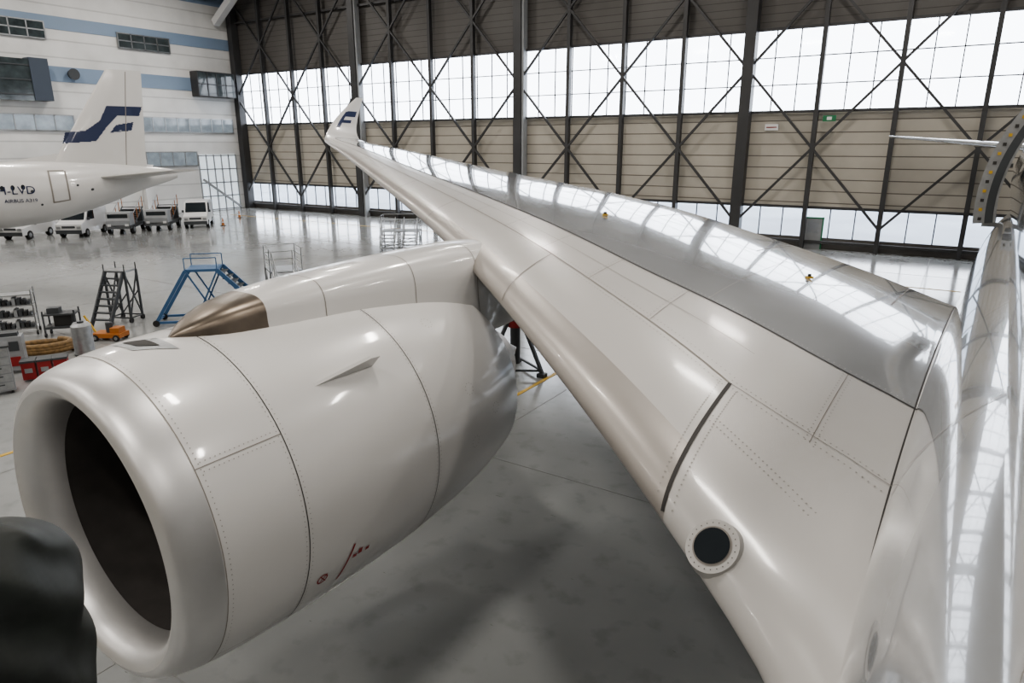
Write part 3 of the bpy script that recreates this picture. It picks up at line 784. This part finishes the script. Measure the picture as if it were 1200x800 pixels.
for k in range(5): b.box((0,-.31,.25+.25*k),(.82,.02,.21),M_galv); b.box((0,-.335,.3+.25*k),(.4,.02,.03),M_dgrey)
b.box((0,0,1.42),(.94,.64,.05),M_dgrey)
for x in(-.35,.35):
    for y in(-.2,.2): b.tube((x-.03,y,.06),(x+.03,y,.06),.06,M_black,12)
b.done((-22.9,7.7,0),rad(70))
b=B('tool_cabinet'); b.box((0,0,.65),(.7,.5,1.1),M_grey); b.box((0,-.26,.9),(.5,.02,.3),M_dgrey); b.box((0,-.26,.4),(.5,.02,.3),M_red); b.box((0,0,1.25),(.5,.3,.12),M_dgrey)
for x in(-.28,.28):
    for y in(-.18,.18): b.tube((x-.03,y,.06),(x+.03,y,.06),.06,M_black,12)
b.done((-24.7,8.9,0),rad(60))
b=B('gas_canister'); b.tube((0,0,.02),(0,0,1.3),.3,M_galv,28); b.tube((0,0,1.3),(0,0,1.4),.3,M_galv,28,.22); b.tube((0,0,.3),(0,0,.36),.31,M_dgrey,28); b.tube((0,0,1.4),(0,0,1.45),.1,M_dgrey,10); b.done((-23.7,10.6,0))
b=B('shelf_trolley')
for z in(.25,.7,1.15,1.55): b.box((0,0,z),(1.5,.7,.04),M_galv)
for x in(-.75,.75):
    for y in(-.35,.35): b.tube((x,y,.1),(x,y,1.75),.025,M_galv,8); b.tube((x-.03,y,.08),(x+.03,y,.08),.08,M_black,12)
for z in(.27,.72,1.17):
    for k in range(9): 
        h=.12+.05*((k*7)%4); b.box((-.6+.15*k,0,z+h/2),(.11,.5,h),(M_dgrey,M_grey,M_dgrey,M_black)[k%4])
b.done((-29.8,11.0,0),rad(60))
b=B('tool_cart'); b.box((0,0,.35),(1.1,.7,.08),M_dgrey); b.box((0,0,.85),(1.1,.7,.06),M_dgrey)
for x in(-.52,.52):
    for y in(-.32,.32): b.beam((x,y,.1),(x,y,1.0),.05,M_dgrey); b.tube((x-.03,y,.08),(x+.03,y,.08),.08,M_black,12)
b.box((.1,0,.6),(.6,.5,.4),M_black); b.box((-.2,0,.98),(.4,.4,.2),M_dgrey); b.done((-28.2,12.0,0),rad(50))
b=B('hydraulic_jack'); b.box((0,0,.2),(1.1,.6,.16),M_orange); b.tube((0,0,.2),(0,0,.65),.12,M_dgrey,16); b.beam((-.5,0,.2),(-.9,0,.9),.06,M_yellow); b.box((.3,0,.38),(.35,.4,.2),M_orange)
for x in(-.4,.4):
    for y in(-.3,.3): wheel(b,(x,y,.12),.12,.08,'Y')
b.done((-26.0,12.6,0),rad(30))
c=D.curves.new('air_hose','CURVE'); c.dimensions='3D'; c.bevel_depth=.10; c.bevel_resolution=3; sp=c.splines.new('POLY'); n=140; sp.points.add(n-1)
for i in range(n):
    t=i/n*2*math.pi*3.2; r=.62-.05*i/n; sp.points[i].co=(r*1.4*math.cos(t),r*.8*math.sin(t),.10+.2*i/n*3.2*.45,1)
mh=mat('hose_brown',(.20,.12,.045),.6,var=.5,vscale=9); c.materials.append(mh)
o=D.objects.new('air_hose',c); C.collection.objects.link(o); o.location=(-26.1,10.4,0); o.rotation_euler=(0,0,rad(50))

# boarding stairs the photographer stands on, with padded corner post
b=B('boarding_stairs')
b.box((-.85,-1.1,5.2),(1.7,2.9,.1),M_galv)
for x,y in ((-1.6,.3),(-1.6,-2.4),(-.1,-2.4),(-.1,.2)): b.beam((x,y,0),(x,y,5.2),.1,M_galv)
b.beam((-1.6,.3,.3),(-1.6,-2.4,5.0),.06,M_galv); b.beam((-1.6,-2.4,.3),(-1.6,.3,5.0),.06,M_galv)
for h in(.5,1.0): b.tube((-1.62,-2.4,5.2+h),(-1.62,.4,5.2+h),.025,M_galv,10)
for k in range(22): b.box((-.85,-2.6-.25*k,5.15-.23*k),(1.4,.3,.04),M_galv)
for x in(-1.6,-.1): b.beam((x,-2.5,5.2),(x,-8.1,.1),.08,M_galv,.25)
rows=[]
prof=[(5.2,.13),(5.5,.13),(5.8,.125),(5.96,.15),(6.08,.155),(6.15,.14),(6.205,.11),(6.24,.06),(6.255,.005)]
for i in range(60):
    f=i/59; zz=5.2+(6.255-5.2)*f**.7; r=herm([p[0] for p in prof],[p[1] for p in prof],zz)
    rows.append([(-1.60+.02*math.sin(zz*9)+(r+.016*math.sin(4*t+zz*30)*min(1,r*8))*math.cos(t), .46+(r+.016*math.sin(3*t-zz*26)*min(1,r*8))*math.sin(t), zz+.02*math.cos(t+1)) for t in [2*math.pi*k/64 for k in range(64)]])
b.grid(rows,M_tarp,closed=True)
b.done(recalc=False)

# ------------------------------------------------------------------ lights
b=B('ceiling_lights')
LP=[(x,y) for x in (-60,-42,-24,-6,12,30) for y in (-24,-8,8,24,40)]
for x,y in LP: b.box((x,y,HT-2.8),(3.4,.9,.16),M_grey)
lo=b.done()
for x,y in LP:
    l=D.lights.new('ceiling_lamp','AREA'); l.shape='RECTANGLE'; l.size=3.2; l.size_y=.6; l.energy=1400 if x>-50 else 1900; l.color=(1,.945,.88)
    o=D.objects.new('ceiling_lamp',l); C.collection.objects.link(o); o.location=(x,y,HT-2.95); o.parent=lo
w=D.worlds.new('overcast'); C.scene.world=w; w.use_nodes=True
nt=w.node_tree; bg=nt.nodes['Background']; bg.inputs[0].default_value=(.95,.97,1,1); bg.inputs[1].default_value=7.5

# ------------------------------------------------------------------ camera
cam=D.cameras.new('camera'); cam.lens=24; cam.sensor_width=36; cam.clip_end=500; cam.clip_start=.05
co=D.objects.new('camera',cam); C.collection.objects.link(co); co.location=(0,0,7.0)
co.rotation_euler=(rad(90-16.04),0,rad(32.75)); C.scene.camera=co
C.scene.view_settings.view_transform='AgX'
C.scene.view_settings.look='AgX - Medium High Contrast'
C.scene.view_settings.exposure=-.22
